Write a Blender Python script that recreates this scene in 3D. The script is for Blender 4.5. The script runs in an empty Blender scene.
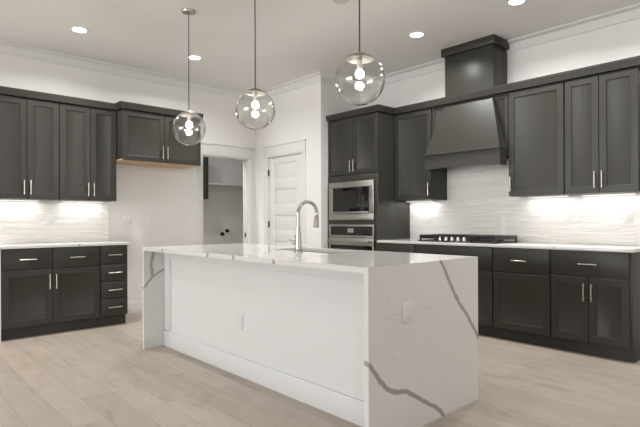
import bpy, bmesh, math, random
from mathutils import Vector, Matrix
random.seed(7)
S = bpy.context.scene
COL = S.collection
R = math.radians

# ------------------------------------------------------------------ camera
TH = R(47.472)
cd = bpy.data.cameras.new('camera')
cam = bpy.data.objects.new('camera', cd); COL.objects.link(cam)
cd.sensor_width = 36.0
cd.lens = 498.16 / 640 * 36
cd.shift_y = 6.52 / 640
cd.clip_start = 0.05
cam.matrix_world = (Matrix.Translation((0, 0, 1.1535)) @ Matrix.Rotation(TH, 4, 'Z')
                    @ Matrix.Rotation(R(90), 4, 'X') @ Matrix.Rotation(-0.0039, 4, 'Z'))
S.camera = cam

# ------------------------------------------------------------------ world, exposure, daylight
S.view_settings.view_transform = 'Standard'
S.view_settings.look = 'None'
S.view_settings.gamma = 1.0
S.view_settings.use_curve_mapping = False
S.view_settings.exposure = 0.42
w = bpy.data.worlds.new('daylight'); S.world = w; w.use_nodes = True
bg = w.node_tree.nodes['Background']
bg.inputs[0].default_value = (0.95, 0.97, 1.0, 1); bg.inputs[1].default_value = 1.5
S.cycles.max_bounces = 10
S.cycles.diffuse_bounces = 6
S.cycles.transparent_max_bounces = 16
S.cycles.sample_clamp_indirect = 6.0
S.cycles.caustics_reflective = False
S.cycles.caustics_refractive = False


def area_light(name, loc, rot, sx, sy, power, color=(1, 1, 1), parent=None, spread=180):
    l = bpy.data.lights.new(name, 'AREA'); l.shape = 'RECTANGLE'
    l.size = sx; l.size_y = sy; l.energy = power; l.color = color; l.spread = R(spread)
    o = bpy.data.objects.new(name, l); COL.objects.link(o)
    o.location = loc; o.rotation_euler = rot
    if parent: o.parent = parent
    return o


REAR_Y, RIGHT_X, CEIL = -8.5, 4.6, 3.054
XA, YB, YC, XR = -6.185, 5.1055, 4.365, -4.735
# daylight through the glazed openings behind and beside the camera
area_light('daylight_rear', (-3.05, REAR_Y + 0.02, 1.35), (R(90), 0, 0), 5.4, 2.3, 280, (0.985, 0.995, 1.0))
area_light('daylight_right', (RIGHT_X - 0.02, 0.6, 1.35), (R(90), 0, R(90)), 4.0, 2.2, 9, (1.0, 0.99, 0.975))

# ------------------------------------------------------------------ materials
def nt(name):
    m = bpy.data.materials.new(name); m.use_nodes = True
    return m, m.node_tree, m.node_tree.nodes['Principled BSDF']


def mat(name, col, rough=0.5, metal=0.0, spec=0.5, emit=None, estr=0.0, bump=0.0, bscale=60.0):
    m, t, b = nt(name)
    b.inputs['Base Color'].default_value = (*col, 1)
    b.inputs['Roughness'].default_value = rough
    b.inputs['Metallic'].default_value = metal
    b.inputs['Specular IOR Level'].default_value = spec
    if emit:
        b.inputs['Emission Color'].default_value = (*emit, 1)
        b.inputs['Emission Strength'].default_value = estr
    tc = t.nodes.new('ShaderNodeTexCoord')
    n = t.nodes.new('ShaderNodeTexNoise'); n.inputs['Scale'].default_value = bscale
    n.inputs['Detail'].default_value = 3
    t.links.new(tc.outputs['Object'], n.inputs['Vector'])
    if bump:
        bp = t.nodes.new('ShaderNodeBump'); bp.inputs['Strength'].default_value = bump
        bp.inputs['Distance'].default_value = 0.002
        t.links.new(n.outputs['Fac'], bp.inputs['Height']); t.links.new(bp.outputs['Normal'], b.inputs['Normal'])
    # slight procedural unevenness of the finish
    mr = t.nodes.new('ShaderNodeMapRange')
    mr.inputs['To Min'].default_value = max(0.0, rough - 0.03); mr.inputs['To Max'].default_value = min(1, rough + 0.03)
    t.links.new(n.outputs['Fac'], mr.inputs['Value']); t.links.new(mr.outputs['Result'], b.inputs['Roughness'])
    return m


M = {}
M['wall'] = mat('wall_paint', (0.77, 0.762, 0.75), 0.85, bump=0.05)
M['ceiling'] = mat('ceiling_paint', (0.78, 0.77, 0.76), 0.9, bump=0.05)
M['trim'] = mat('trim_paint', (0.70, 0.695, 0.685), 0.5)
M['panel'] = mat('island_panel_paint', (0.655, 0.67, 0.675), 0.5)
M['cab'] = mat('charcoal_cabinet_paint', (0.037, 0.036, 0.0305), 0.38, spec=0.32)
M['kick'] = mat('charcoal_toe_kick', (0.03, 0.029, 0.026), 0.5)
M['nickel'] = mat('satin_nickel', (0.56, 0.535, 0.49), 0.28, 1.0)
M['steel'] = mat('brushed_steel', (0.45, 0.435, 0.41), 0.32, 1.0, bscale=30)
M['faucet'] = mat('brushed_nickel_faucet', (0.46, 0.445, 0.42), 0.25, 1.0)
M['blackglass'] = mat('black_glass', (0.008, 0.008, 0.008), 0.08)
M['black'] = mat('black_iron', (0.015, 0.015, 0.015), 0.5)
M['cord'] = mat('dark_cord', (0.06, 0.055, 0.05), 0.4, 0.6)
M['display'] = mat('grey_display', (0.25, 0.26, 0.25), 0.3)
M['buttons'] = mat('grey_button_marks', (0.16, 0.16, 0.155), 0.4)
M['plate'] = mat('white_plastic', (0.80, 0.79, 0.77), 0.35)
M['endplate'] = mat('off_white_plastic', (0.70, 0.69, 0.665), 0.4)
M['slot'] = mat('outlet_slot', (0.42, 0.41, 0.40), 0.5)
M['hinge'] = mat('black_hinge_metal', (0.02, 0.02, 0.02), 0.4, 0.5)
M['can'] = mat('recessed_lens', (0.9, 0.9, 0.9), 0.5, emit=(1, 0.96, 0.9), estr=14.0)
M['strip'] = mat('led_strip', (0.9, 0.9, 0.9), 0.5, emit=(1, 0.975, 0.94), estr=1.6)
M['bulb'] = mat('bulb_glow', (0.9, 0.9, 0.9), 0.5, emit=(1, 0.965, 0.91), estr=460.0)
M['capmetal'] = mat('dark_brushed_nickel', (0.34, 0.32, 0.29), 0.35, 1.0)
M['fitting'] = mat('grey_ceiling_fitting', (0.62, 0.60, 0.58), 0.5)


def wood_mat():
    m, t, b = nt('raw_maple')
    tc = t.nodes.new('ShaderNodeTexCoord'); mp = t.nodes.new('ShaderNodeMapping')
    mp.inputs['Scale'].default_value = (3, 40, 40)
    n = t.nodes.new('ShaderNodeTexNoise'); n.inputs['Scale'].default_value = 1.5; n.inputs['Detail'].default_value = 5
    r = t.nodes.new('ShaderNodeValToRGB')
    r.color_ramp.elements[0].color = (0.50, 0.33, 0.18, 1); r.color_ramp.elements[1].color = (0.62, 0.44, 0.27, 1)
    t.links.new(tc.outputs['Object'], mp.inputs[0]); t.links.new(mp.outputs[0], n.inputs['Vector'])
    t.links.new(n.outputs['Fac'], r.inputs[0]); t.links.new(r.outputs[0], b.inputs['Base Color'])
    b.inputs['Roughness'].default_value = 0.5
    return m


def floor_mat():
    m, t, b = nt('pale_oak_planks')
    N, L = t.nodes.new, t.links.new
    tc = N('ShaderNodeTexCoord')
    br = N('ShaderNodeTexBrick')
    br.offset = 0.37; br.offset_frequency = 3; br.squash = 1.0
    br.inputs['Scale'].default_value = 1.0
    br.inputs['Brick Width'].default_value = 1.22; br.inputs['Row Height'].default_value = 0.184
    br.inputs['Mortar Size'].default_value = 0.0016; br.inputs['Mortar Smooth'].default_value = 0.2
    br.inputs['Color1'].default_value = (0, 0, 0, 1); br.inputs['Color2'].default_value = (1, 1, 1, 1)
    br.inputs['Mortar'].default_value = (0.5, 0.5, 0.5, 1)
    ph_ = N('ShaderNodeVectorMath'); ph_.inputs[1].default_value = (0.55, 0.062, 0); L(tc.outputs['Object'], ph_.inputs[0])
    L(ph_.outputs[0], br.inputs['Vector'])
    # grain, shifted plank by plank
    sh = N('ShaderNodeVectorMath'); sh.operation = 'MULTIPLY_ADD'
    L(br.outputs['Color'], sh.inputs[0]); sh.inputs[1].default_value = (37, 11, 5); L(tc.outputs['Object'], sh.inputs[2])
    mp = N('ShaderNodeMapping'); mp.inputs['Scale'].default_value = (2.4, 8, 1)
    L(sh.outputs[0], mp.inputs[0])
    n = N('ShaderNodeTexNoise'); n.inputs['Scale'].default_value = 1.6; n.inputs['Detail'].default_value = 7
    n.inputs['Roughness'].default_value = 0.62; n.inputs['Distortion'].default_value = 0.6
    L(mp.outputs[0], n.inputs['Vector'])
    ramp = N('ShaderNodeValToRGB')
    e = ramp.color_ramp.elements
    e[0].position = 0.22; e[0].color = (0.285, 0.238, 0.194, 1)
    e[1].position = 0.70; e[1].color = (0.44, 0.383, 0.325, 1)
    k = e.new(0.44); k.color = (0.40, 0.344, 0.288, 1)
    L(n.outputs['Fac'], ramp.inputs[0])
    tint = N('ShaderNodeMix'); tint.data_type = 'RGBA'; tint.blend_type = 'MULTIPLY'; tint.inputs[0].default_value = 1
    rg = N('ShaderNodeMapRange'); rg.inputs['To Min'].default_value = 0.90; rg.inputs['To Max'].default_value = 1.06
    L(br.outputs['Color'], rg.inputs['Value'])
    L(ramp.outputs[0], tint.inputs[6]); L(rg.outputs['Result'], tint.inputs[7])
    mo = N('ShaderNodeMix'); mo.data_type = 'RGBA'; mo.inputs[7].default_value = (0.20, 0.16, 0.125, 1)
    fm = N('ShaderNodeMath'); fm.operation = 'MULTIPLY'; fm.inputs[1].default_value = 0.75
    L(br.outputs['Fac'], fm.inputs[0]); L(fm.outputs[0], mo.inputs[0]); L(tint.outputs[2], mo.inputs[6])
    L(mo.outputs[2], b.inputs['Base Color'])
    b.inputs['Roughness'].default_value = 0.42
    bp = N('ShaderNodeBump'); bp.inputs['Strength'].default_value = 0.12; bp.inputs['Distance'].default_value = 0.003
    L(n.outputs['Fac'], bp.inputs['Height']); L(bp.outputs[0], b.inputs['Normal'])
    return m


def tile_mat(name, along):
    m, t, b = nt(name)
    N, L = t.nodes.new, t.links.new
    tc = N('ShaderNodeTexCoord'); sp = N('ShaderNodeSeparateXYZ'); cb = N('ShaderNodeCombineXYZ')
    L(tc.outputs['Object'], sp.inputs[0])
    L(sp.outputs['XYZ'.index(along)], cb.inputs[0]); L(sp.outputs[2], cb.inputs[1])
    br = N('ShaderNodeTexBrick'); br.offset = 0.5
    br.inputs['Scale'].default_value = 1.0; br.inputs['Brick Width'].default_value = 0.61
    br.inputs['Row Height'].default_value = 0.1175; br.inputs['Mortar Size'].default_value = 0.0012
    br.inputs['Color1'].default_value = (0, 0, 0, 1); br.inputs['Color2'].default_value = (1, 1, 1, 1)
    L(cb.outputs[0], br.inputs['Vector'])
    sh = N('ShaderNodeVectorMath'); sh.operation = 'MULTIPLY_ADD'
    L(br.outputs['Color'], sh.inputs[0]); sh.inputs[1].default_value = (13, 7, 3); L(cb.outputs[0], sh.inputs[2])
    mp = N('ShaderNodeMapping'); mp.inputs['Scale'].default_value = (3.2, 26, 1); L(sh.outputs[0], mp.inputs[0])
    n = N('ShaderNodeTexNoise'); n.inputs['Scale'].default_value = 1.0; n.inputs['Detail'].default_value = 1.5
    n.inputs['Distortion'].default_value = 0.4
    L(mp.outputs[0], n.inputs['Vector'])
    mx = N('ShaderNodeMix'); mx.data_type = 'RGBA'
    mx.inputs[6].default_value = (0.80, 0.78, 0.75, 1); mx.inputs[7].default_value = (0.66, 0.64, 0.61, 1)
    L(br.outputs['Fac'], mx.inputs[0]); L(mx.outputs[2], b.inputs['Base Color'])
    b.inputs['Roughness'].default_value = 0.16
    bp = N('ShaderNodeBump'); bp.inputs['Strength'].default_value = 0.55; bp.inputs['Distance'].default_value = 0.02
    L(n.outputs['Fac'], bp.inputs['Height']); L(bp.outputs[0], b.inputs['Normal'])
    return m


def quartz_mat(name, veins=(), fine=0.35, base=(0.655, 0.65, 0.635), rough=0.1):
    """white quartz; veins = list of (polyline of 3-D points in object space, half width, strength)"""
    m, t, b = nt(name)
    N, L = t.nodes.new, t.links.new

    def math_(op, a, c=None, clamp=False):
        q = N('ShaderNodeMath'); q.operation = op; q.use_clamp = clamp
        for i, v in enumerate((a, c)):
            if v is None: continue
            if isinstance(v, (int, float)): q.inputs[i].default_value = v
            else: L(v, q.inputs[i])
        return q.outputs[0]

    def vec(op, a, c=None):
        q = N('ShaderNodeVectorMath'); q.operation = op
        for i, v in enumerate((a, c)):
            if v is None: continue
            if isinstance(v, (tuple, Vector)): q.inputs[i].default_value = tuple(v)
            else: L(v, q.inputs[i])
        return q
    tc = N('ShaderNodeTexCoord')
    P = tc.outputs['Object']
    nz = N('ShaderNodeTexNoise'); nz.inputs['Scale'].default_value = 14; nz.inputs['Detail'].default_value = 4
    L(P, nz.inputs['Vector'])
    off = vec('SUBTRACT', nz.outputs['Color'], (0.5, 0.5, 0.5)).outputs[0]
    sc = N('ShaderNodeVectorMath'); sc.operation = 'SCALE'; sc.inputs['Scale'].default_value = 0.028; L(off, sc.inputs[0])
    PW = vec('ADD', P, sc.outputs[0]).outputs[0]
    total = None
    for pts, hw, strength in veins:
        dmin = None
        for A, B in zip(pts[:-1], pts[1:]):
            A, B = Vector(A), Vector(B); AB = B - A
            pa = vec('SUBTRACT', PW, A).outputs[0]
            h = math_('MULTIPLY', vec('DOT_PRODUCT', pa, AB).outputs['Value'], 1 / AB.length_squared, True)
            s2 = N('ShaderNodeVectorMath'); s2.operation = 'SCALE'; s2.inputs[0].default_value = tuple(AB); L(h, s2.inputs['Scale'])
            d = vec('LENGTH', vec('SUBTRACT', pa, s2.outputs[0]).outputs[0]).outputs['Value']
            dmin = d if dmin is None else math_('MINIMUM', dmin, d)
        mr = N('ShaderNodeMapRange'); mr.interpolation_type = 'SMOOTHSTEP'
        mr.inputs['From Min'].default_value = hw * 0.75; mr.inputs['From Max'].default_value = hw * 1.35
        mr.inputs['To Min'].default_value = strength; mr.inputs['To Max'].default_value = 0
        L(dmin, mr.inputs['Value'])
        total = mr.outputs['Result'] if total is None else math_('MAXIMUM', total, mr.outputs['Result'])
    # hairline veins everywhere
    big = N('ShaderNodeTexNoise'); big.inputs['Scale'].default_value = 1.1; big.inputs['Detail'].default_value = 3
    big.inputs['Distortion'].default_value = 0.8
    L(P, big.inputs['Vector'])
    ab = math_('ABSOLUTE', math_('SUBTRACT', big.outputs['Fac'], 0.5))
    hl = N('ShaderNodeMapRange'); hl.inputs['From Min'].default_value = 0.0; hl.inputs['From Max'].default_value = 0.006
    hl.inputs['To Min'].default_value = fine; hl.inputs['To Max'].default_value = 0
    L(ab, hl.inputs['Value'])
    patch = N('ShaderNodeTexNoise'); patch.inputs['Scale'].default_value = 3.0; L(P, patch.inputs['Vector'])
    pm = N('ShaderNodeMapRange'); pm.inputs['From Min'].default_value = 0.42; pm.inputs['From Max'].default_value = 0.62
    L(patch.outputs['Fac'], pm.inputs['Value'])
    hv = math_('MULTIPLY', hl.outputs['Result'], pm.outputs['Result'])
    total = hv if total is None else math_('MAXIMUM', total, hv)
    mx = N('ShaderNodeMix'); mx.data_type = 'RGBA'
    mx.inputs[6].default_value = (*base, 1); mx.inputs[7].default_value = (0.17, 0.16, 0.145, 1)
    L(total, mx.inputs[0]); L(mx.outputs[2], b.inputs['Base Color'])
    b.inputs['Roughness'].default_value = rough
    return m


def globe_mat():
    m = bpy.data.materials.new('clear_globe_glass'); m.use_nodes = True
    t = m.node_tree; t.nodes.clear(); N, L = t.nodes.new, t.links.new
    out = N('ShaderNodeOutputMaterial'); mix = N('ShaderNodeMixShader')
    tr = N('ShaderNodeBsdfTransparent'); gl = N('ShaderNodeBsdfGlossy'); gl.inputs['Roughness'].default_value = 0.02
    ge = N('ShaderNodeNewGeometry'); dt = N('ShaderNodeVectorMath'); dt.operation = 'DOT_PRODUCT'
    L(ge.outputs['Normal'], dt.inputs[0]); L(ge.outputs['Incoming'], dt.inputs[1])

    def mth(op, a, c=None):
        q = N('ShaderNodeMath'); q.operation = op
        for i, v in enumerate((a, c)):
            if v is None: continue
            if isinstance(v, (int, float)): q.inputs[i].default_value = v
            else: L(v, q.inputs[i])
        return q.outputs[0]
    # Schlick reflectance of clear glass, the same from both sides
    fr = mth('ADD', mth('MULTIPLY', mth('POWER', mth('SUBTRACT', 1.0, mth('ABSOLUTE', dt.outputs['Value'])), 3.6), 0.93), 0.07)
    nz = N('ShaderNodeTexNoise'); nz.inputs['Scale'].default_value = 4.0
    tc = N('ShaderNodeTexCoord'); L(tc.outputs['Object'], nz.inputs['Vector'])
    bp = N('ShaderNodeBump'); bp.inputs['Strength'].default_value = 0.06; bp.inputs['Distance'].default_value = 0.02
    L(nz.outputs['Fac'], bp.inputs['Height']); L(bp.outputs[0], gl.inputs['Normal'])
    tr.inputs[0].default_value = (0.97, 0.97, 0.965, 1)
    L(fr, mix.inputs[0]); L(tr.outputs[0], mix.inputs[1]); L(gl.outputs[0], mix.inputs[2])
    L(mix.outputs[0], out.inputs[0])
    return m


M['wood'] = wood_mat(); M['floor'] = floor_mat(); M['globe'] = globe_mat()
M['tileA'] = tile_mat('wavy_white_tile_left', 'Y'); M['tileB'] = tile_mat('wavy_white_tile_far', 'X')

# ------------------------------------------------------------------ mesh helpers
class MB:
    def __init__(s): s.bm = bmesh.new()

    def box(s, x0, x1, y0, y1, z0, z1, bev=0.0, seg=2):
        r = bmesh.ops.create_cube(s.bm, size=1.0)
        for v in r['verts']:
            v.co = Vector(((x0 + x1) / 2 + v.co.x * (x1 - x0), (y0 + y1) / 2 + v.co.y * (y1 - y0), (z0 + z1) / 2 + v.co.z * (z1 - z0)))
        if bev:
            es = {e for v in r['verts'] for e in v.link_edges}
            bmesh.ops.bevel(s.bm, geom=list(es), offset=bev, segments=seg, affect='EDGES', profile=0.5)
        return s

    def loft(s, loops, cap=True, closed=True):
        rows = [[s.bm.verts.new(p) for p in lp] for lp in loops]
        n = len(rows[0])
        for a, b in zip(rows[:-1], rows[1:]):
            for i in range(n if closed else n - 1):
                s.bm.faces.new((a[i], a[(i + 1) % n], b[(i + 1) % n], b[i]))
        if cap:
            s.bm.faces.new(rows[0][::-1]); s.bm.faces.new(rows[-1])
        return s

    def prism(s, poly, axis, a, b):
        """poly: 2-D points in the two remaining axes (in xyz order), extruded from a to b along axis"""
        def P(p, t):
            q = list(p); q.insert('xyz'.index(axis), t); return q
        return s.loft([[P(p, a) for p in poly], [P(p, b) for p in poly]])

    def tube(s, pts, rad, seg=16, cap=True):
        pts = [Vector(p) for p in pts]
        rr = rad if isinstance(rad, (list, tuple)) else [rad] * len(pts)
        loops = []; up = None
        for i, p in enumerate(pts):
            d = (pts[min(i + 1, len(pts) - 1)] - pts[max(i - 1, 0)]).normalized()
            if up is None:
                up = d.orthogonal().normalized()
            up = (up - d * up.dot(d)).normalized()
            sd = d.cross(up)
            loops.append([p + (up * math.cos(2 * math.pi * k / seg) + sd * math.sin(2 * math.pi * k / seg)) * rr[i] for k in range(seg)])
        return s.loft(loops, cap)

    def lathe(s, prof, c=(0, 0, 0), seg=32, cap=True):
        return s.loft([[(c[0] + r * math.cos(2 * math.pi * k / seg), c[1] + r * math.sin(2 * math.pi * k / seg), c[2] + z) for k in range(seg)] for r, z in prof], cap)

    def sweep(s, path, prof, closed_profile=True, flip=1):
        """path: 2-D plan points; prof: (outward offset, z); outward = right of travel * flip; mitred corners"""
        P = [Vector(p) for p in path]
        nrm = []
        for a, b in zip(P[:-1], P[1:]):
            d = (b - a).normalized(); nrm.append(Vector((d.y, -d.x)) * flip)
        loops = []
        for i, p in enumerate(P):
            if i == 0: m = nrm[0]
            elif i == len(P) - 1: m = nrm[-1]
            else:
                m = nrm[i - 1] + nrm[i]; m = m / (m.length_squared / 2)
            loops.append([(p.x + m.x * o, p.y + m.y * o, z) for o, z in prof])
        return s.loft(loops)

    def build(s, name, m, parent=None, loc=None, ang=35):
        bm = s.bm
        bmesh.ops.recalc_face_normals(bm, faces=bm.faces)
        for f in bm.faces: f.smooth = True
        for e in bm.edges:
            if len(e.link_faces) == 2:
                e.smooth = e.calc_face_angle(0) < R(ang)
        me = bpy.data.meshes.new(name); bm.to_mesh(me); bm.free()
        me.materials.append(m)
        o = bpy.data.objects.new(name, me); COL.objects.link(o)
        if parent: o.parent = parent
        if loc: o.location = loc
        return o


def tag(o, label=None, cat=None, group=None, kind=None):
    if label: o['label'] = label
    if cat: o['category'] = cat
    if group: o['group'] = group
    if kind: o['kind'] = kind
    return o


def thing(name, label, cat, loc=(0, 0, 0), rz=0.0, group=None):
    o = bpy.data.objects.new(name, None); COL.objects.link(o)
    o.empty_display_size = 0.1
    o.location = loc; o.rotation_euler = (0, 0, rz)
    return tag(o, label, cat, group)


def struct(name, mb, m): return tag(mb.build(name, m), kind='structure')


def copy_tree(o, parent=None):
    c = o.copy(); COL.objects.link(c)
    if parent: c.parent = parent
    for ch in list(o.children): copy_tree(ch, c)
    return c

# ------------------------------------------------------------------ room shell
T = 0.095
struct('floor', MB().box(-8.4, RIGHT_X + 0.1, REAR_Y - 0.1, 6.2, -0.08, 0.0), M['floor'])
struct('ceiling', MB().box(-8.4, RIGHT_X + 0.1, REAR_Y - 0.1, 6.2, CEIL, CEIL + 0.1), M['ceiling'])
# left wall with the laundry doorway
OY0, OY1, OZ = 3.462, 4.214, 2.065
mb = MB()
mb.box(XA - T, XA, REAR_Y, OY0, 0, CEIL).box(XA - T, XA, OY1, 6.1, 0, CEIL).box(XA - T, XA, OY0, OY1, OZ, CEIL)
struct('wall_left', mb, M['wall'])
struct('wall_far', MB().box(XR, RIGHT_X, YB, YB + T, 0, CEIL), M['wall'])
# pantry block: front wall with a door opening and its return beside the oven cabinet
DX0, DX1, DZ = -5.872, -5.112, 2.064
mb = MB()
mb.box(XA, DX0, YC, YC + T, 0, CEIL).box(DX1, XR, YC, YC + T, 0, CEIL).box(DX0, DX1, YC, YC + T, DZ, CEIL)
mb.box(XR - T, XR, YC + T, YB + T, 0, CEIL)
struct('wall_pantry', mb, M['wall'])
# rear and right walls with glazed openings that let the daylight in
mb = MB()
mb.box(XA - T, -5.8, REAR_Y - T, REAR_Y, 0, CEIL).box(-0.3, RIGHT_X, REAR_Y - T, REAR_Y, 0, CEIL).box(-5.8, -0.3, REAR_Y - T, REAR_Y, 2.55, CEIL)
mb.box(-5.8, -0.3, REAR_Y - T, REAR_Y, 0, 0.15)
struct('wall_rear', mb, M['wall'])
mb = MB()
mb.box(RIGHT_X, RIGHT_X + T, REAR_Y - T, -1.5, 0, CEIL).box(RIGHT_X, RIGHT_X + T, 2.7, YB + T, 0, CEIL)
mb.box(RIGHT_X, RIGHT_X + T, -1.5, 2.7, 2.5, CEIL).box(RIGHT_X, RIGHT_X + T, -1.5, 2.7, 0, 0.2)
struct('wall_right', mb, M['wall'])
mb = MB()
for x in (-5.8, -4.45, -3.1, -1.7, -0.36): mb.box(x, x + 0.06, REAR_Y - 0.09, REAR_Y - 0.03, 0.15, 2.55)
mb.box(-5.8, -0.3, REAR_Y - 0.09, REAR_Y - 0.03, 0.15, 0.21).box(-5.8, -0.3, REAR_Y - 0.09, REAR_Y - 0.03, 2.49, 2.55)
struct('window_1', mb, M['trim'])
mb = MB()
for y in (-1.5, -0.13, 1.25, 2.64): mb.box(RIGHT_X + 0.03, RIGHT_X + 0.09, y, y + 0.06, 0.2, 2.5)
mb.box(RIGHT_X + 0.03, RIGHT_X + 0.09, -1.5, 2.7, 0.2, 0.26).box(RIGHT_X + 0.03, RIGHT_X + 0.09, -1.5, 2.7, 2.44, 2.5)
struct('window_2', mb, M['trim'])
# laundry room beyond the doorway
LX = -7.7
struct('wall_laundry', MB().box(LX - 0.1, LX, 2.6, 6.1, 0, CEIL).box(LX, XA - T, 2.5, 2.6, 0, CEIL).box(LX, XA - T, 5.9, 6.0, 0, CEIL), M['wall'])

# crown at the ceiling (a plain board with a small cap), baseboards
cr = [(0, CEIL - 0.112), (0.014, CEIL - 0.112), (0.016, CEIL - 0.03), (0.03, CEIL - 0.024), (0.055, CEIL - 0.012), (0.06, CEIL), (0, CEIL)]
struct('trim_1', MB().sweep([(XA, REAR_Y), (XA, YC), (XR, YC), (XR, YB), (RIGHT_X, YB)], cr), M['trim'])
bs = [(0, 0), (0.014, 0), (0.014, 0.128), (0.010, 0.139), (0, 0.139)]
struct('baseboard_left', MB().sweep([(XA, 2.20), (XA, OY0 - 0.075)], bs), M['trim'])
struct('baseboard_pantry', MB().sweep([(XA, OY1 + 0.11), (XA, YC), (DX0 - 0.082, YC)], bs), M['trim'])
struct('baseboard_pantry_return', MB().sweep([(DX1 + 0.082, YC), (XR, YC), (XR, 4.47)], bs), M['trim'])
struct('baseboard_laundry', MB().sweep([(LX, 2.6), (LX, 5.9)], bs), M['trim'])
# doorway casing (flat boards with a taller head)
mb = MB()
mb.box(XA, XA + 0.018, OY0 - 0.07, OY0, 0, OZ, .002).box(XA, XA + 0.018, OY1, OY1 + 0.095, 0, OZ, .002)
mb.box(XA, XA + 0.022, OY0 - 0.075, OY1 + 0.10, OZ, OZ + 0.155, .002).box(XA, XA + 0.034, OY0 - 0.085, OY1 + 0.11, OZ + 0.155, OZ + 0.175, .003)
mb.box(XA - T - 0.004, XA, OY0 - 0.0, OY0 + 0.015, 0, OZ).box(XA - T - 0.004, XA, OY1 - 0.015, OY1, 0, OZ).box(XA - T - 0.004, XA, OY0, OY1, OZ - 0.015, OZ)
struct('trim_2', mb, M['trim'])
mb = MB()
mb.box(DX0 - 0.08, DX0, YC - 0.018, YC, 0, DZ, .002).box(DX1, DX1 + 0.08, YC - 0.018, YC, 0, DZ, .002)
mb.box(DX0 - 0.085, DX1 + 0.085, YC - 0.022, YC, DZ, DZ + 0.15, .002).box(DX0 - 0.095, DX1 + 0.095, YC - 0.036, YC, DZ + 0.15, DZ + 0.17, .003)
mb.box(DX0, DX0 + .012, YC, YC + T, 0, DZ).box(DX1 - .012, DX1, YC, YC + T, 0, DZ).box(DX0, DX1, YC, YC + T, DZ - .012, DZ)
struct('trim_3', mb, M['trim'])

# ------------------------------------------------------------------ pantry door: five horizontal panels
d1 = thing('door_1', 'closed white five-panel door with black hinges in the pantry wall', 'door', ((DX0 + DX1) / 2, YC + 0.008, 0))
d1['kind'] = 'structure'
hw = (DX1 - DX0) / 2 - 0.015
zs = 0.012; ztop = DZ - 0.018
st, rl = 0.125, 0.155
ph = 0.215
mb = MB()
mb.box(-hw, hw, 0.016, 0.034, zs, ztop)
mb.box(-hw, -hw + st, 0, 0.016, zs, ztop, .0015).box(hw - st, hw, 0, 0.016, zs, ztop, .0015)
z = zs
z = ztop - .083 - 5 * ph - 4 * rl
rails = [(zs, z)]
panels = []
for k in range(5):
    panels.append((z, z + ph)); z += ph
    rails.append((z, z + (rl if k < 4 else 0.083))); z += rl
for a, b in rails: mb.box(-hw + st, hw - st, 0, 0.016, a, b, .0015)
for a, b in panels:
    mb.loft([[(-hw + st + .002, .016, a + .002), (hw - st - .002, .016, a + .002), (hw - st - .002, .016, b - .002), (-hw + st + .002, .016, b - .002)],
             [(-hw + st + .03, .007, a + .03), (hw - st - .03, .007, a + .03), (hw - st - .03, .007, b - .03), (-hw + st + .03, .007, b - .03)]])
mb.build('leaf', M['trim'], d1)
for zc in (1.843, 1.095, 0.25):
    mb = MB(); mb.tube([(-hw - .006, -.012, zc - .045), (-hw - .006, -.012, zc + .045)], .009, 12)
    mb.box(-hw - .02, -hw + .004, -.008, 0, zc - .043, zc + .043)
    mb.build('hinge', M['hinge'], d1)
mb = MB(); mb.tube([(hw - .065, 0, .93), (hw - .065, -.012, .93)], .028, 20)
mb.tube([(hw - .065, -.01, .93), (hw - .065, -.045, .93), (hw - .065, -.06, .93), (hw - .065, -.068, .93)], [.010, .012, .026, .018], 20)
mb.build('knob', M['nickel'], d1)

# ------------------------------------------------------------------ cabinets (local: front at y=0 facing -y, x across, z up)
GAP = 0.0025
DT = 0.019


def shaker(x0, x1, z0, z1, fr=0.057, t=DT):
    """door or drawer front with a recessed centre panel, back face on y=0"""
    mb = MB(); i = 0.0015
    def ring(m, y): return [(x0 + m, y, z0 + m), (x1 - m, y, z0 + m), (x1 - m, y, z1 - m), (x0 + m, y, z1 - m)]
    mb.loft([ring(0, 0), ring(0, -t + i), ring(i, -t), ring(fr, -t), ring(fr + .001, -t + .007), ring(fr + .007, -t + .0105)])
    return mb


def slab(x0, x1, z0, z1, t=DT): return MB().box(x0, x1, -t, 0, z0, z1, .0015)


def pull(parent, cx, cz, vertical=True, ln=0.15, y=-DT):
    r = .0055; off = .030; h = ln / 2
    mb = MB()
    if vertical:
        mb.tube([(cx, y - off, cz - h), (cx, y - off, cz + h)], r, 12)
        for s in (-1, 1): mb.tube([(cx, y, cz + s * (h - .02)), (cx, y - off, cz + s * (h - .02))], r * .85, 10)
    else:
        mb.tube([(cx - h, y - off, cz), (cx + h, y - off, cz)], r, 12)
        for s in (-1, 1): mb.tube([(cx + s * (h - .02), y, cz), (cx + s * (h - .02), y - off, cz)], r * .85, 10)
    return mb.build('handle', M['nickel'], parent)


def add_door(root, x0, x1, z0, z1, handle=None, hz=None):
    d = shaker(x0 + GAP, x1 - GAP, z0 + GAP, z1 - GAP).build('door', M['cab'], root)
    if handle == 'l': pull(d, x0 + .030, hz)
    if handle == 'r': pull(d, x1 - .030, hz)
    return d


def add_drawer(root, x0, x1, z0, z1, handle=True, ln=.145):
    d = slab(x0 + GAP, x1 - GAP, z0 + GAP, z1 - GAP).build('drawer', M['cab'], root)
    if handle: pull(d, (x0 + x1) / 2, (z0 + z1) / 2, False, ln)
    return d


ZU, ZT = 1.385, 2.437


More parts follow.
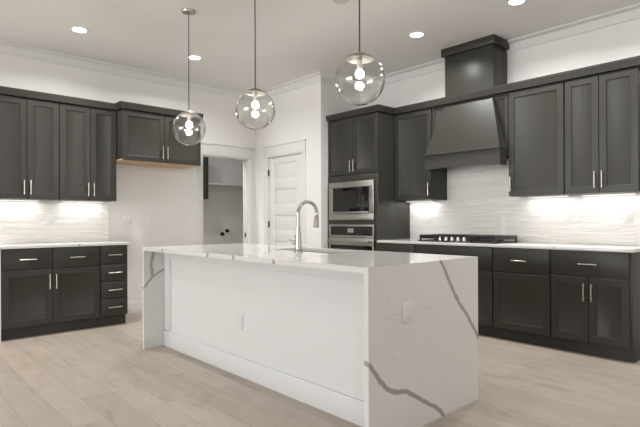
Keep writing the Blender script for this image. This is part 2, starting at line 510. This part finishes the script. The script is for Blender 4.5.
def wall_cab(label, loc, rz, w_, depth, doors, z0=ZU, z1=ZT, bottom=None, name='wall_cabinet'):
    r = thing(name, label, 'cabinet', (loc[0], loc[1], z0), rz)
    h = z1 - z0
    MB().box(0.0005, w_ - .0005, 0.0, depth - DT - .002, 0.018 if bottom else 0, h, .001).build('body', M['cab'], r)
    if bottom: MB().box(0.0005, w_ - .0005, 0.002, depth - DT - .002, 0, 0.018).build('underside', bottom, r)['label'] = 'pale raw wood underside'
    for x0, x1, hd in doors: add_door(r, x0 + (.003 if x0 < .01 else 0), x1 - (.003 if x1 > w_ - .02 else 0), 0, h - .011, hd, 0.12)
    return r


def base_cab(label, loc, rz, w_, fronts, depth=0.61):
    r = thing('base_cabinet', label, 'cabinet', (loc[0], loc[1], 0), rz)
    MB().box(0.0005, w_ - .0005, 0, depth - DT - .002, .112, .885, .001).build('body', M['cab'], r)
    MB().box(0.0005, w_ - .0005, .055, depth - DT - .002, 0, .112).build('toe_kick', M['kick'], r)
    for f in fronts:
        f = list(f); f[1] += .004 if f[1] < .01 else 0; f[2] -= .004 if f[2] > w_ - .02 else 0
        if f[0] == 'door': add_door(r, f[1], f[2], f[3], f[4], f[5], f[4] - .125)
        else: add_drawer(r, f[1], f[2], f[3], f[4], f[5])
    return r

RZA = R(90)
XUF = XA + 0.318 - DT     # body front planes
XBF = XA + 0.63 - DT
YUF = YB - 0.318 + DT
YBF = YB - 0.63 + DT
# left wall, upper
wall_cab('dark grey two-door wall cabinet above white tile, at the left edge of the photo', (XUF, 0.945), RZA, 0.621, 0.318,
         [(0, .312, 'r'), (.312, .621, 'l')])
wall_cab('dark grey two-door wall cabinet above white tile, next to the deeper refrigerator cabinet', (XUF, 1.566), RZA, 0.615, 0.318,
         [(0, .321, 'r'), (.321, .612, 'l')])
XFF = XA + 0.483 - DT
wall_cab('short deep dark grey cabinet with pale wood underside above the empty refrigerator recess', (XFF, 2.183), RZA, 0.996, 0.483,
         [(0, .504, 'r'), (.504, .996, 'l')], z0=1.849, bottom=M['wood'], name='refrigerator_cabinet')
# left wall, base
base_cab('wide dark grey base cabinet with two drawers over two doors under the left worktop', (XBF, 0.968), RZA, 0.914,
         [('drawer', 0, .447, .672, .882, True), ('drawer', .447, .914, .672, .882, True),
          ('door', 0, .447, .118, .668, 'r'), ('door', .447, .914, .118, .668, 'l')], depth=.63)
base_cab('narrow dark grey base cabinet with a stack of four drawers, right end of left run', (XBF, 1.884), RZA, 0.297,
         [('drawer', 0, .297, .682, .882, True), ('drawer', 0, .297, .496, .678, True),
          ('drawer', 0, .297, .308, .492, True), ('drawer', 0, .297, .118, .304, True)], depth=.63)
tag(MB().box(XA, XBF + DT, 0.935, 0.966, 0, .884).build('end_panel', M['panel']),
    'thin white panel closing the left end of the left base cabinets, at photo edge', 'panel')
# far wall, upper
wall_cab('single-door dark grey wall cabinet between the oven tower and the range hood', (-3.872, YUF), 0, 0.541, 0.318, [(0, .541, 'r')])
wall_cab('single-door dark grey wall cabinet just right of the range hood', (-2.414, YUF), 0, 0.543, 0.318, [(0, .543, 'l')])
wall_cab('two-door dark grey wall cabinet at the right end of the far wall', (-1.869, YUF), 0, 0.612, 0.318, [(0, .294, 'r'), (.294, .605, 'l')])
# far wall, base
base_cab('dark grey base cabinet with one drawer beside the oven tower', (-3.872, YBF), 0, 0.531,
         [('drawer', 0, .531, .662, .882, True), ('door', 0, .531, .118, .658, 'r')], depth=.63)
base_cab('wide dark grey base cabinet under the gas cooktop', (-3.339, YBF), 0, 0.919,
         [('drawer', 0, .919, .662, .882, False), ('door', 0, .46, .118, .658, 'r'), ('door', .46, .919, .118, .658, 'l')], depth=.63)
base_cab('dark grey base cabinet with one drawer over one wide door, right of the cooktop', (-2.418, YBF), 0, 0.547,
         [('drawer', 0, .547, .655, .882, True), ('door', 0, .547, .118, .65, None)], depth=.63)
base_cab('dark grey base cabinet with a wide drawer over two doors, right end of far wall', (-1.869, YBF), 0, 0.634,
         [('drawer', 0, .622, .668, .882, True), ('door', 0, .311, .118, .664, 'r'), ('door', .311, .622, .118, .664, 'l')], depth=.63)

# ------------------------------------------------------------------ oven tower
TX0, TX1, TF = -4.733, -3.875, YB - 0.617 + DT
tw = TX1 - TX0; td = 0.617 - DT - .002
r = thing('oven_tower', 'tall dark grey cabinet holding microwave and wall oven beside white pantry wall', 'cabinet', (TX0, TF, 0))
mb = MB()
mb.box(0, .019, 0, td, .1, ZT).box(tw - .019, tw, 0, td, .1, ZT).box(.019, tw - .019, td - .01, td, .1, ZT)
for a, b in ((.1, .42), (1.095, 1.15), (1.635, 1.72), (ZT - .03, ZT)): mb.box(.019, tw - .019, 0, td - .01, a, b)
mb.box(0, .036, -DT, 0, .118, 1.715, .001).box(tw - .052, tw, -DT, 0, .118, 1.715, .001)
mb.box(.036, tw - .052, -DT, 0, 1.632, 1.715, .001).box(.036, tw - .052, -DT, 0, 1.098, 1.150, .001)
mb.build('body', M['cab'], r)
MB().box(0, tw, .055, td, 0, .1).build('toe_kick', M['kick'], r)
add_door(r, 0, .446, 1.72, ZT - .011, 'r', 1.825); add_door(r, .446, tw, 1.72, ZT - .011, 'l', 1.825)
d = shaker(.036 + GAP, tw - .052 - GAP, .12, .415, .05).build('drawer', M['cab'], r); pull(d, tw / 2, .27, False)
# microwave
mw = thing('microwave', 'built-in stainless microwave with black glass door in the oven tower, above the wall oven', 'microwave', (TX0 + .0375, TF, 1.152))
W = tw - .052 - .036 - .003; Hh = .478
mb = MB()
for a in ((0, W, 0, .078), (0, W, Hh - .07, Hh), (0, .068, .078, Hh - .07), (W - .071, W, .078, Hh - .07)):
    mb.box(a[0], a[1], -DT - .022, -DT + .016, a[2], a[3], .0015)
mb.build('trim_frame', M['steel'], mw)
MB().box(.07, W - .073, -DT + .004, .40, .02, Hh - .02).build('body', M['black'], mw)
gx = .068 + (W - .139) * .76
dr = MB().box(.069, gx, -DT - .012, -DT + .004, .079, Hh - .071, .002).build('door', M['blackglass'], mw)
MB().box(.11, gx - .05, -DT - .0128, -DT - .0122, .15, Hh - .11).build('window', mat('dark_window_mesh', (.012, .012, .012), .2), dr)
MB().box(.074, W - .078, -DT - .03, -DT - .012, .083, .105, .004).build('handle', M['steel'], mw)
cp = MB().box(gx + .001, W - .072, -DT - .012, -DT + .004, .079, Hh - .071, .002).build('control_panel', M['blackglass'], mw)
for a in range(4):
    for b in range(2): MB().box(gx + .03 + b * .034, gx + .044 + b * .034, -DT - .0128, -DT - .0121, .17 + a * .035, .177 + a * .035).build('button', M['buttons'], cp)
# wall oven
ov = thing('wall_oven', 'stainless wall oven with black glass door and bar handle, below the microwave', 'oven', (TX0 + .0375, TF, .423))
MB().box(.02, W - .02, -DT + .004, .45, .01, .65).build('body', M['black'], ov)
mb = MB()
Ht = .672
mb.box(0, W, -DT - .02, -DT + .012, Ht - .022, Ht, .0015).box(0, W, -DT - .02, -DT + .012, .515, .537, .0015)
mb.box(0, .022, -DT - .02, -DT + .012, .537, Ht - .022, .0015).box(W - .022, W, -DT - .02, -DT + .012, .537, Ht - .022, .0015)
cp = mb.build('control_panel', M['steel'], ov)
MB().box(.0225, W - .0225, -DT - .014, -DT + .004, .5375, Ht - .0225).build('glass', M['blackglass'], cp)
MB().box(W * .43, W * .56, -DT - .0152, -DT - .0142, .572, .625).build('display', M['display'], cp)
mb = MB()
mb.box(0, W, -DT - .024, -DT + .004, .415, .508, .0015).box(0, .026, -DT - .024, -DT + .004, .0, .415, .0015)
mb.box(W - .026, W, -DT - .024, -DT + .004, .0, .415, .0015).box(.026, W - .026, -DT - .024, -DT + .004, 0, .05, .0015)
dr = mb.build('door', M['steel'], ov)
MB().box(.0265, W - .0265, -DT - .02, -DT + .003, .0505, .4145).build('glass', M['blackglass'], dr)
mb = MB().tube([(.03, -DT - .07, .465), (W - .03, -DT - .07, .465)], .014, 18)
for x in (.06, W - .06): mb.tube([(x, -DT - .024, .465), (x, -DT - .07, .465)], .010, 14)
mb.build('handle', M['steel'], dr)

# ------------------------------------------------------------------ dark crown along the cabinet tops
cp = [(-.02, ZT), (.022, ZT), (.024, ZT + .006), (.036, ZT + .050), (.040, ZT + .058), (.040, ZT + .071), (-.02, ZT + .071)]
XUd, YUd = XA + .318, YB - .318
c = MB().sweep([(XUd, 0.945), (XUd, 2.183), (XA + .483, 2.183), (XA + .483, 3.192)], cp).build('cabinet_crown', M['cab'])
tag(c, 'dark grey stepped crown moulding along the left wall cabinets', 'moulding')
c = MB().sweep([(TX0 + .002, YB - .617), (TX1, YB - .617), (TX1, YUd), (-1.257, YUd), (-1.257, YB - .02)], cp).build('cabinet_crown', M['cab'])
tag(c, 'dark grey stepped crown moulding along the far wall cabinets and over the range hood', 'moulding')

# ------------------------------------------------------------------ range hood
h = thing('range_hood', 'tapered dark grey range hood with square chimney above the gas cooktop', 'range hood', (-2.88, YB, 0))
hx0, hx1 = -3.329 + 2.88, -2.432 + 2.88
def hp(x, dep, z): return (x, -dep, z)
mb = MB()
n = 16
arch = [(hx0 + (hx1 - hx0) * k / n, 1.700 + .02 * math.sin(math.pi * k / n) ** .7) for k in range(n + 1)]
poly = arch + [(hx1, 1.862), (hx0, 1.862)]
mb.prism(poly, 'y', -.452, -.432)
mb.box(hx0, hx0 + .02, -.432, -.322, 1.701, 1.862).box(hx1 - .02, hx1, -.432, -.322, 1.701, 1.862)
mb.box(hx0 + .02, hx1 - .02, -.432, -.004, 1.78, 1.80)
mb.build('apron', M['cab'], h)
MB().box(hx0 - .004, hx1 + .004, -.474, -.322, 1.860, 1.879, .005).build('ledge', M['cab'], h)
b0, b1 = hx0 + .006, hx1 - .006
t0, t1 = -3.168 + 2.88, -2.575 + 2.88
mb = MB().loft([[hp(b0, .305, 1.88), hp(b1, .305, 1.88), hp(b1, .448, 1.88), hp(b0, .448, 1.88)],
                [hp(t0, .305, 2.402), hp(t1, .305, 2.402), hp(t1, .326, 2.402), hp(t0, .326, 2.402)]])
mb.build('canopy', M['cab'], h)
c0, c1 = -3.157 + 2.88, -2.578 + 2.88
MB().box(c0, c1, -.306, -.002, 2.432, 2.966, .002).build('chimney', M['cab'], h)
MB().box(c0 - .03, c1 + .03, -.338, -.002, 2.967, CEIL - .001, .003).build('chimney_cap', M['cab'], h)
bx0, bx1 = -3.327 + 2.88, -2.418 + 2.88
MB().box(bx0, bx1, -.285, -.002, 1.80, 2.47).build('casing', M['cab'], h)
bp_ = shaker(bx0 + .003, bx1 - .003, 1.80, 2.425, .035)
bmesh.ops.translate(bp_.bm, verts=bp_.bm.verts, vec=(0, -.2852, 0))
bp_.build('back_panel', M['cab'], h)

# ------------------------------------------------------------------ worktops and splashbacks
QA = quartz_mat('white_quartz_worktop', [([(XA + .655, 1.66, .900), (XA + .60, 1.70, .916), (XA + .42, 1.66, .916)], .007, .8)], .3)
tag(MB().box(XA + .001, XA + .645, 0.60, 2.203, .886, .915, .002).build('worktop', QA),
    'white quartz worktop on the left base cabinets', 'worktop')
QB = quartz_mat('white_quartz_worktop_far', [([(-1.83, YB - .65, .900), (-1.86, YB - .60, .916), (-2.0, YB - .4, .916)], .007, .8),
                                             ([(-2.62, YB - .65, .900), (-2.6, YB - .60, .916)], .005, .6)], .3)
tag(MB().box(TX1 + .001, -1.222, YB - .645, YB - .001, .886, .915, .002).build('worktop', QB),
    'white quartz worktop along the far wall, carrying the gas cooktop', 'worktop')
tag(MB().box(XA + .001, XA + .011, 0.60, 2.193, .9155, ZU - .001).build('tile_splashback', M['tileA']),
    'wavy white tile splashback above the left worktop', 'splashback')
mb = MB().box(TX1 + .002, -1.24, YB - .011, YB - .001, .9155, ZU - .001)
mb.box(-3.328, -2.416, YB - .011, YB - .001, ZU - .001, 1.699)
tag(mb.build('tile_splashback', M['tileB']), 'wavy white tile splashback on the far wall behind the cooktop', 'splashback')

# ------------------------------------------------------------------ island
IX0, IX1, IY0, IY1 = -4.3966, -1.6692, 1.8557, 2.9024
IPY = 2.047
icx, icy = (IX0 + IX1) / 2, (IY0 + IY1) / 2
def il(*p): return [(x - icx, y - icy, z) for x, y, z in p]
xe, xl = IX1, IX0 + .03
v_end1 = il(*[(xe, y, z) for y, z in ((2.455, .95), (2.49, .905), (2.562, .812), (2.647, .684), (2.736, .594), (2.817, .508), (2.90, .395))])
v_end2 = il(*([(xe - .02, 1.855, .436), (xe, 1.866, .428)] + [(xe, y, z) for y, z in ((1.927, .349), (1.973, .293), (2.021, .262), (2.087, .238), (2.164, .224), (2.244, .175), (2.327, .127), (2.424, .077), (2.484, .035), (2.52, -.01))]))
v_lf1 = il(*[(xl, y, z) for y, z in ((1.95, .9), (1.928, .751), (1.937, .642))])
v_lf2 = il(*([(xl - .02, 1.85, .545)] + [(xl, y, z) for y, z in ((1.876, .574), (1.937, .642), (1.989, .674), (2.06, .708))]))
v_t = [il((-3.249, 1.85, .89), (-3.245, 1.87, .916), (-3.35, 2.0, .916), (-3.36, 2.3, .916)),
       il((-2.901, 1.85, .89), (-2.89, 1.87, .916), (-2.95, 2.05, .916)),
       il((-2.44, 1.85, .885), (-2.445, 1.87, .916), (-2.5, 2.1, .916), (-2.3, 2.4, .916)),
       il((-3.99, 1.85, .90), (-3.98, 1.87, .916), (-4.02, 1.98, .916))]
thin = [il((xe, 1.884, .851), (xe, 1.976, .781), (xe, 2.02, .70)), il((xe, 1.992, .645), (xe, 2.107, .656), (xe, 2.379, .65), (xe, 2.561, .655)),
        il((xe, 1.99, .47), (xe, 2.148, .355), (xe, 2.376, .183))]
QI = quartz_mat('white_quartz_island', [(v_end1, .012, .72), (v_end2, .013, .72), (v_lf1, .014, .6), (v_lf2, .011, .6)] +
                [(v[:2], .013, .75) for v in v_t] + [(v[1:], .006, .25) for v in v_t] + [(v, .0025, .2) for v in thin], .10)
isl = thing('kitchen_island', 'white kitchen island with waterfall quartz ends and grey veins in the middle of the room', 'kitchen island', (icx, icy, 0))
SX0, SX1, SY0, SY1 = -3.30, -2.56, 2.46, 2.82
mb = MB()
x0, x1, y0, y1 = IX0 - icx, IX1 - icx, IY0 - icy, IY1 - icy
sx0, sx1, sy0, sy1 = SX0 - icx, SX1 - icx, SY0 - icy, SY1 - icy
# slab with a sink cut-out and mitred legs, one continuous stone shell
def qbox(a, b, c, d, e, f): mb.box(a, b, c, d, e, f)
xs = [x0, sx0, sx1, x1]; ys = [y0, sy0, sy1, y1]
V = {}
def vv(x, y, z):
    k = (round(x, 5), round(y, 5), round(z, 5))
    if k not in V: V[k] = mb.bm.verts.new((x, y, z))
    return V[k]
def q4(*p): mb.bm.faces.new([vv(*a) for a in p])
zt, zb, tk = .915, .885, .03
xa = [x0, sx0, sx1, x1]; xb = [x0 + tk, sx0, sx1, x1 - tk]
for i in range(3):
    for j in range(3):
        if i == 1 and j == 1: continue
        q4((xa[i], ys[j], zt), (xa[i + 1], ys[j], zt), (xa[i + 1], ys[j + 1], zt), (xa[i], ys[j + 1], zt))
        q4((xb[i], ys[j], zb), (xb[i], ys[j + 1], zb), (xb[i + 1], ys[j + 1], zb), (xb[i + 1], ys[j], zb))
for j in (0, 3):
    for i in range(3): q4((xa[i], ys[j], zt), (xa[i + 1], ys[j], zt), (xb[i + 1], ys[j], zb), (xb[i], ys[j], zb))
for a, b in (((sx0, sy0), (sx1, sy0)), ((sx1, sy0), (sx1, sy1)), ((sx1, sy1), (sx0, sy1)), ((sx0, sy1), (sx0, sy0))):
    q4((*a, zt), (*b, zt), (*b, zb), (*a, zb))
for o, i_ in ((x0, x0 + tk), (x1, x1 - tk)):
    for j in range(3):
        q4((o, ys[j], 0), (o, ys[j + 1], 0), (o, ys[j + 1], zt), (o, ys[j], zt))
        q4((i_, ys[j], 0), (i_, ys[j + 1], 0), (i_, ys[j + 1], zb), (i_, ys[j], zb))
        q4((o, ys[j], 0), (i_, ys[j], 0), (i_, ys[j + 1], 0), (o, ys[j + 1], 0))
    for j in (0, 3): q4((o, ys[j], 0), (i_, ys[j], 0), (i_, ys[j], zb), (o, ys[j], zt))
mb.build('stone_top', QI, isl, ang=20)
# white panelled back on the seating side
py = IPY - icy
mb = MB()
a, b = x0 + tk + .001, x1 - tk - .001
mb.box(a, b, py + .012, py + .03, 0, zb - .001)
mb.box(a, a + .10, py, py + .012, .150, zb - .001, .002).box(b - .10, b, py, py + .012, .150, zb - .001, .002)
mb.box(a + .10, b - .10, py, py + .012, zb - .075, zb - .001, .002)
mb.box(a, b, py - .003, py + .012, 0, .142, .003)
fr = .10
mb.box(a + fr, a + fr + .02, py + .004, py + .012, .18, zb - .095, .003).box(b - fr - .02, b - fr, py + .004, py + .012, .18, zb - .095, .003)
mb.build('back_panel', M['panel'], isl)
mb = MB().box(a, b, y1 - .05, y1 - .03, .11, zb - .001)
mb.box(a, b, y1 - .10, y1 - .08, 0, .11)
mb.build('kitchen_side_panel', M['cab'], isl)
for k in range(4):
    xx = a + .01 + k * (b - a - .02) / 4
    dd = MB().box(xx + .003, xx + (b - a - .02) / 4 - .003, y1 - .03, y1 - .012, .12, zb - .01, .002).build('door', M['cab'], isl)
# sink
sk = thing('undermount_sink', 'stainless sink sunk in the far side of the island top behind the faucet', 'sink', ((SX0 + SX1) / 2, (SY0 + SY1) / 2, .66))
sw, sd = (SX1 - SX0) / 2 + .006, (SY1 - SY0) / 2 + .006
mb = MB()
mb.loft([[(-sw - .002, -sd - .002, .224), (sw + .002, -sd - .002, .224), (sw + .002, sd + .002, .224), (-sw - .002, sd + .002, .224)],
         [(-sw - .002, -sd - .002, 0), (sw + .002, -sd - .002, 0), (sw + .002, sd + .002, 0), (-sw - .002, sd + .002, 0)]], cap=False)
mb.box(-sw, sw, -sd, sd, 0, .003)
mb.build('basin', M['steel'], sk)
MB().lathe([(.045, .003), (.045, .006), (.03, .006), (.028, .004)], seg=24).build('drain', M['nickel'], sk)
# faucet
fx, fy = -2.83, 2.378
fa = thing('kitchen_faucet', 'tall brushed nickel gooseneck faucet on the island top', 'faucet', (fx, fy, .915))
mb = MB().lathe([(.031, 0), (.031, .006), (.027, .012), (.0245, .03), (.021, .10), (.0175, .19)], seg=28)
mb.build('base', M['faucet'], fa)
pts = [(0, 0, .185), (0, 0, .27)]
Rg = .092
for k in range(0, 22):
    an = math.pi * k / 20
    pts.append((0, Rg - Rg * math.cos(an), .285 + Rg * math.sin(an)))
MB().tube(pts, .0128, 18).build('spout', M['faucet'], fa)
e1 = Vector(pts[-1]); dr_ = (e1 - Vector(pts[-2])).normalized()
MB().tube([e1 - dr_ * .005, e1 + dr_ * .012, e1 + dr_ * .04, e1 + dr_ * .085, e1 + dr_ * .09], [.0145, .018, .020, .0225, .018], 18).build('spray_head', M['faucet'], fa)
mb = MB().tube([(-.015, -.0, .070), (-.05, -.008, .072)], [.018, .017], 16)
mb.tube([(-.046, -.008, .072), (-.062, -.014, .078), (-.07, -.03, .10)], [.011, .010, .007], 12)
mb.build('lever', M['faucet'], fa)

# ------------------------------------------------------------------ cooktop
ck = thing('gas_cooktop', 'black gas cooktop with five steel knobs on the far worktop under the hood', 'cooktop', (-2.870, YB - .335, .9155))
MB().box(-.456, .456, -.255, .235, 0, .014, .004).build('deck', M['black'], ck)
for i in range(3):
    mb = MB(); a = -.45 + i * .303; b = a + .294; g0, g1 = (-.15 if i == 1 else -.235), .22
    z0, z1 = .036, .072
    for x in (a, b - .016): mb.box(x, x + .016, g0, g1, z0 - .004, z1, .002)
    for y in (g0 + .004, g1 - .016): mb.box(a, b, y, y + .012, z0 - .006, z0 + .008, .002)
    for k in range(1, 6): mb.box(a + k * .048, a + k * .048 + .010, g0, g1, z0 + .004, z1, .002)
    mb.box(a, b, (g0 + g1) / 2 - .006, (g0 + g1) / 2 + .006, z0, z1 - .002)
    for x in (a + .002, b - .018):
        for y in (g0 + .002, g1 - .018): mb.box(x, x + .016, y, y + .016, .0145, z0)
    mb.build('grate', M['black'], ck)
for x, y in ((-.30, -.11), (-.30, .12), (0, .05), (.30, -.11), (.30, .12)):
    MB().lathe([(.05, .0145), (.05, .022), (.036, .024), (.036, .031), (.01, .033)], (x, y, 0), 24).build('burner', M['black'], ck)
for k in range(5):
    x = -.19 + k * .072
    kb = MB().lathe([(.026, .0145), (.026, .021), (.022, .025), (.021, .052), (.017, .055)], (x, -.215, 0), 20).build('knob', M['nickel'], ck)

# ------------------------------------------------------------------ wall plates
def plate(label, loc, rz, wd=.072, ht=.115, kind='outlet', group=None, m=None):
    """plate with its back on local y=0 facing -y"""
    m = m or M['plate']
    name, cat = {'outlet': ('wall_outlet', 'outlet'), 'switch': ('wall_switch', 'switch')}[kind]
    r = thing(name, label, cat, loc, rz, group)
    MB().box(-wd / 2, wd / 2, -.006, -.0005, -ht / 2, ht / 2, .002).build('plate', m, r)
    n = max(1, round(wd / .06))
    for k in range(n):
        cx = (k - (n - 1) / 2) * .046
        o = MB().box(cx - .0165, cx + .0165, -.0085, -.0055, -.033, .033, .001).build('insert' if kind == 'outlet' else 'rocker', m, r)
        if kind == 'outlet':
            for s in (-.017, .017):
                MB().box(cx - .008, cx - .0055, -.0089, -.0083, s - .005, s + .005).build('slot', M['slot'], o)
                MB().box(cx + .0055, cx + .008, -.0089, -.0083, s - .004, s + .004).build('slot', M['slot'], o)
    return r
plate('white double switch plate on the wall of the empty refrigerator recess, next to the splashback', (XA, 2.418, 1.163), RZA, .115, kind='switch')
plate('single white outlet in the middle of the empty refrigerator recess wall', (XA, 2.70, 1.163), RZA)
plate('single white switch on the recess wall beside the laundry doorway casing', (XA, 3.30, 1.163), RZA, kind='switch')
plate('white outlet on the tile splashback above the left worktop', (XA + .0112, 1.545, 1.17), RZA)
plate('white outlet on the far tile splashback left of the cooktop, beside the oven tower', (-3.575, YB - .0112, 1.165), 0)
plate('white outlet on the far tile splashback right of the cooktop, below the single-door cabinet', (-1.955, YB - .0112, 1.175), 0)
plate('white outlet on the far tile splashback near the right edge of the photo', (-1.43, YB - .0112, 1.175), 0)
plate('white outlet on the white panelled long face of the island', (-3.12, IPY + .012, .405), 0, m=M['panel'])
plate('white outlet on the veined quartz end of the island', (IX1, 2.163, .655), R(90), m=M['endplate'])

# ------------------------------------------------------------------ pendants
def make_pendant(label, x, y):
    p = thing('pendant_light', label, 'pendant light', (x, y, CEIL), 0, 'clear globe pendants over the island')
    zc, rad = 1.985 - CEIL, .150
    MB().lathe([(.062, -.001), (.062, -.012), (.055, -.022), (.012, -.028)], seg=32).build('canopy', M['nickel'], p)
    MB().tube([(0, 0, -.02), (0, 0, zc + rad + .01)], .0042, 10).build('cord', M['cord'], p)
    MB().lathe([(.006, .163), (.02, .159), (.05, .1475), (.075, .1345), (.086, .1255), (.084, .1225), (.07, .1345), (.045, .1455), (.01, .152)], (0, 0, zc), 40).build('cap', M['capmetal'], p)
    MB().lathe([(.017, .150), (.018, .09), (.014, .06)], (0, 0, zc), 20).build('socket', M['nickel'], p)
    MB().lathe([(.009, .059), (.013, .056), (.021, .048), (.0245, .036), (.021, .022), (.012, .0135), (.003, .0118)], (0, 0, zc), 24).build('bulb', M['bulb'], p)
    prof = []
    for k in range(40):
        a = R(20) + (math.pi - R(20) - .004) * k / 39
        prof.append((rad * math.sin(a), rad * math.cos(a)))
    mb = MB().lathe(prof, (0, 0, zc), 64, cap=False)
    inner = [(r_ * (1 - .0025 / rad), z_ * (1 - .0025 / rad)) for r_, z_ in prof]
    mb.lathe(inner, (0, 0, zc), 64, cap=False)
    mb.build('globe', M['globe'], p)
    return p
PY = 2.18
p0 = make_pendant('clear glass globe pendant hanging farthest from the camera, in front of refrigerator cabinet', -4.128, PY)
for x, lb in ((-3.092, 'middle clear glass globe pendant, hanging before the wall above the pantry door'),
              (-2.022, 'nearest and largest looking clear glass globe pendant, hanging above the oven tower')):
    c = copy_tree(p0); c.location.x = x; c['label'] = lb

# ------------------------------------------------------------------ recessed ceiling lights
def make_can(label, x, y):
    r = thing('recessed_light', label, 'ceiling light', (x, y, CEIL), 0, 'recessed lights in the ceiling')
    MB().lathe([(.085, -.0008), (.085, -.004), (.066, -.007), (.064, -.003)], seg=36, cap=False).build('trim_ring', M['trim'], r)
    MB().lathe([(.064, -.0008), (.064, -.0035), (.002, -.0042)], seg=36).build('lens', M['can'], r)
    l = bpy.data.lights.new('can_lamp', 'AREA'); l.shape = 'DISK'; l.size = .11; l.energy = 14; l.color = (1, .99, .97); l.spread = R(150)
    lo = bpy.data.objects.new('lamp', l); COL.objects.link(lo); lo.parent = r; lo.location = (0, 0, -.012)
    return r
c0_ = make_can('recessed ceiling light over the left wall cabinets, farthest left in photo', -5.255, 1.59)
for x, y, lb in ((-5.264, 2.853, 'recessed ceiling light beside the cord of the farthest pendant'),
                 (-3.094, 4.195, 'recessed ceiling light left of the hood chimney'),
                 (-2.035, 4.20, 'recessed ceiling light at the top edge right of the hood chimney')):
    c = copy_tree(c0_); c.location = (x, y, CEIL); c['label'] = lb
# unseen copies added to brighten the open-plan room and the laundry
for x, y, lb in ((1.0, -0.2, 'added unseen recessed light above the floor right of the island'), (-0.9, 4.2, 'added unseen recessed light over the right end of the far wall'),
                 (-3.1, -2.4, 'added unseen recessed light behind the camera on the left'), (0.8, -2.4, 'added unseen recessed light behind the camera'),
                 (-5.26, 0.2, 'added unseen recessed light over the near end of the left wall'),
                 (-6.6, 3.1, 'added unseen recessed light brightening the laundry room')):
    c = copy_tree(c0_); c.location = (x, y, CEIL); c['label'] = lb
    if x < -6.2:  # added laundry light gets its own lamp power
        for q in c.children:
            if q.type == 'LIGHT': q.data = q.data.copy(); q.data.energy = 14
tag(MB().lathe([(.07, -.001), (.07, -.018), (.058, -.032), (.01, -.036)], (-3.02, 3.02, CEIL), 32).build('smoke_detector', M['fitting']),
    'round grey ceiling fitting cut by the top edge beside the nearest pendant cord', 'ceiling fitting')

# ------------------------------------------------------------------ lights under the wall cabinets
def strip(label, loc, rz, ln, power):
    r = thing('under_cabinet_light', label, 'under-cabinet light', loc, rz, 'lights under the wall cabinets')
    MB().box(-ln / 2, ln / 2, -.02, .02, -.012, -.0005, .002).build('housing', M['plate'], r)
    MB().box(-ln / 2 + .01, ln / 2 - .01, -.012, .012, -.0135, -.0122).build('diffuser', M['strip'], r)
    area_light('lamp', (0, 0, -.016), (0, 0, 0), ln - .02, .024, power, (1, .98, .95), r)
    return r
strip('light strip under the left-edge wall cabinet, shining on the left splashback', (XA + .085, 1.20, ZU), RZA, .46, .62)
strip('light strip under the wall cabinet next to the refrigerator cabinet', (XA + .085, 1.88, ZU), RZA, .46, .62)
strip('light strip under the wall cabinet between oven tower and hood', (-3.655, YB - .10, ZU), 0, .40, .75)
strip('light strip under the single-door wall cabinet right of the hood', (-2.12, YB - .085, ZU), 0, .40, .58)
strip('light strip under the two-door wall cabinet at right end', (-1.58, YB - .085, ZU), 0, .46, .62)

# ------------------------------------------------------------------ laundry room things
lc = thing('laundry_cabinet', 'near-black wall cabinet inside the laundry room, seen at left of doorway', 'cabinet', (LX + .30, 3.35, 1.512), RZA)
MB().box(0, .90, 0, .298, 0, .78, .001).build('body', M['cab'], lc)
shaker(0.002, .449, .002, .778).build('door', M['cab'], lc); shaker(.451, .898, .002, .778).build('door', M['cab'], lc)
sh = thing('laundry_shelf', 'white shelf board on a wall cleat inside the laundry room', 'shelf', (LX, 4.26, 1.76))
MB().box(.001, .33, 0, 1.63, 0, .02, .001).build('board', M['trim'], sh)
MB().box(.001, .02, 0, 1.63, -.115, -.0005).build('cleat', M['trim'], sh)
def valve(label, y, z):
    v = thing('washer_valve', label, 'valve', (LX, y, z), 0)
    MB().tube([(.0005, 0, 0), (.012, 0, 0)], .034, 20).build('flange', M['hinge'], v)
    MB().tube([(.012, 0, 0), (.05, 0, 0), (.055, 0, -.02)], .018, 14).build('spigot', M['hinge'], v)
valve('lower left black washer valve on the back wall of the laundry room', 4.699, .912)
valve('upper right black washer valve on the back wall of the laundry room', 4.80, .968)
tag(MB().box(XA - .05, XA - .02, OY1 - .02, OY1 - .0155, .90, .97).build('strike_plate', M['hinge']),
    'small black strike plate on the right jamb of the laundry doorway', 'strike plate')
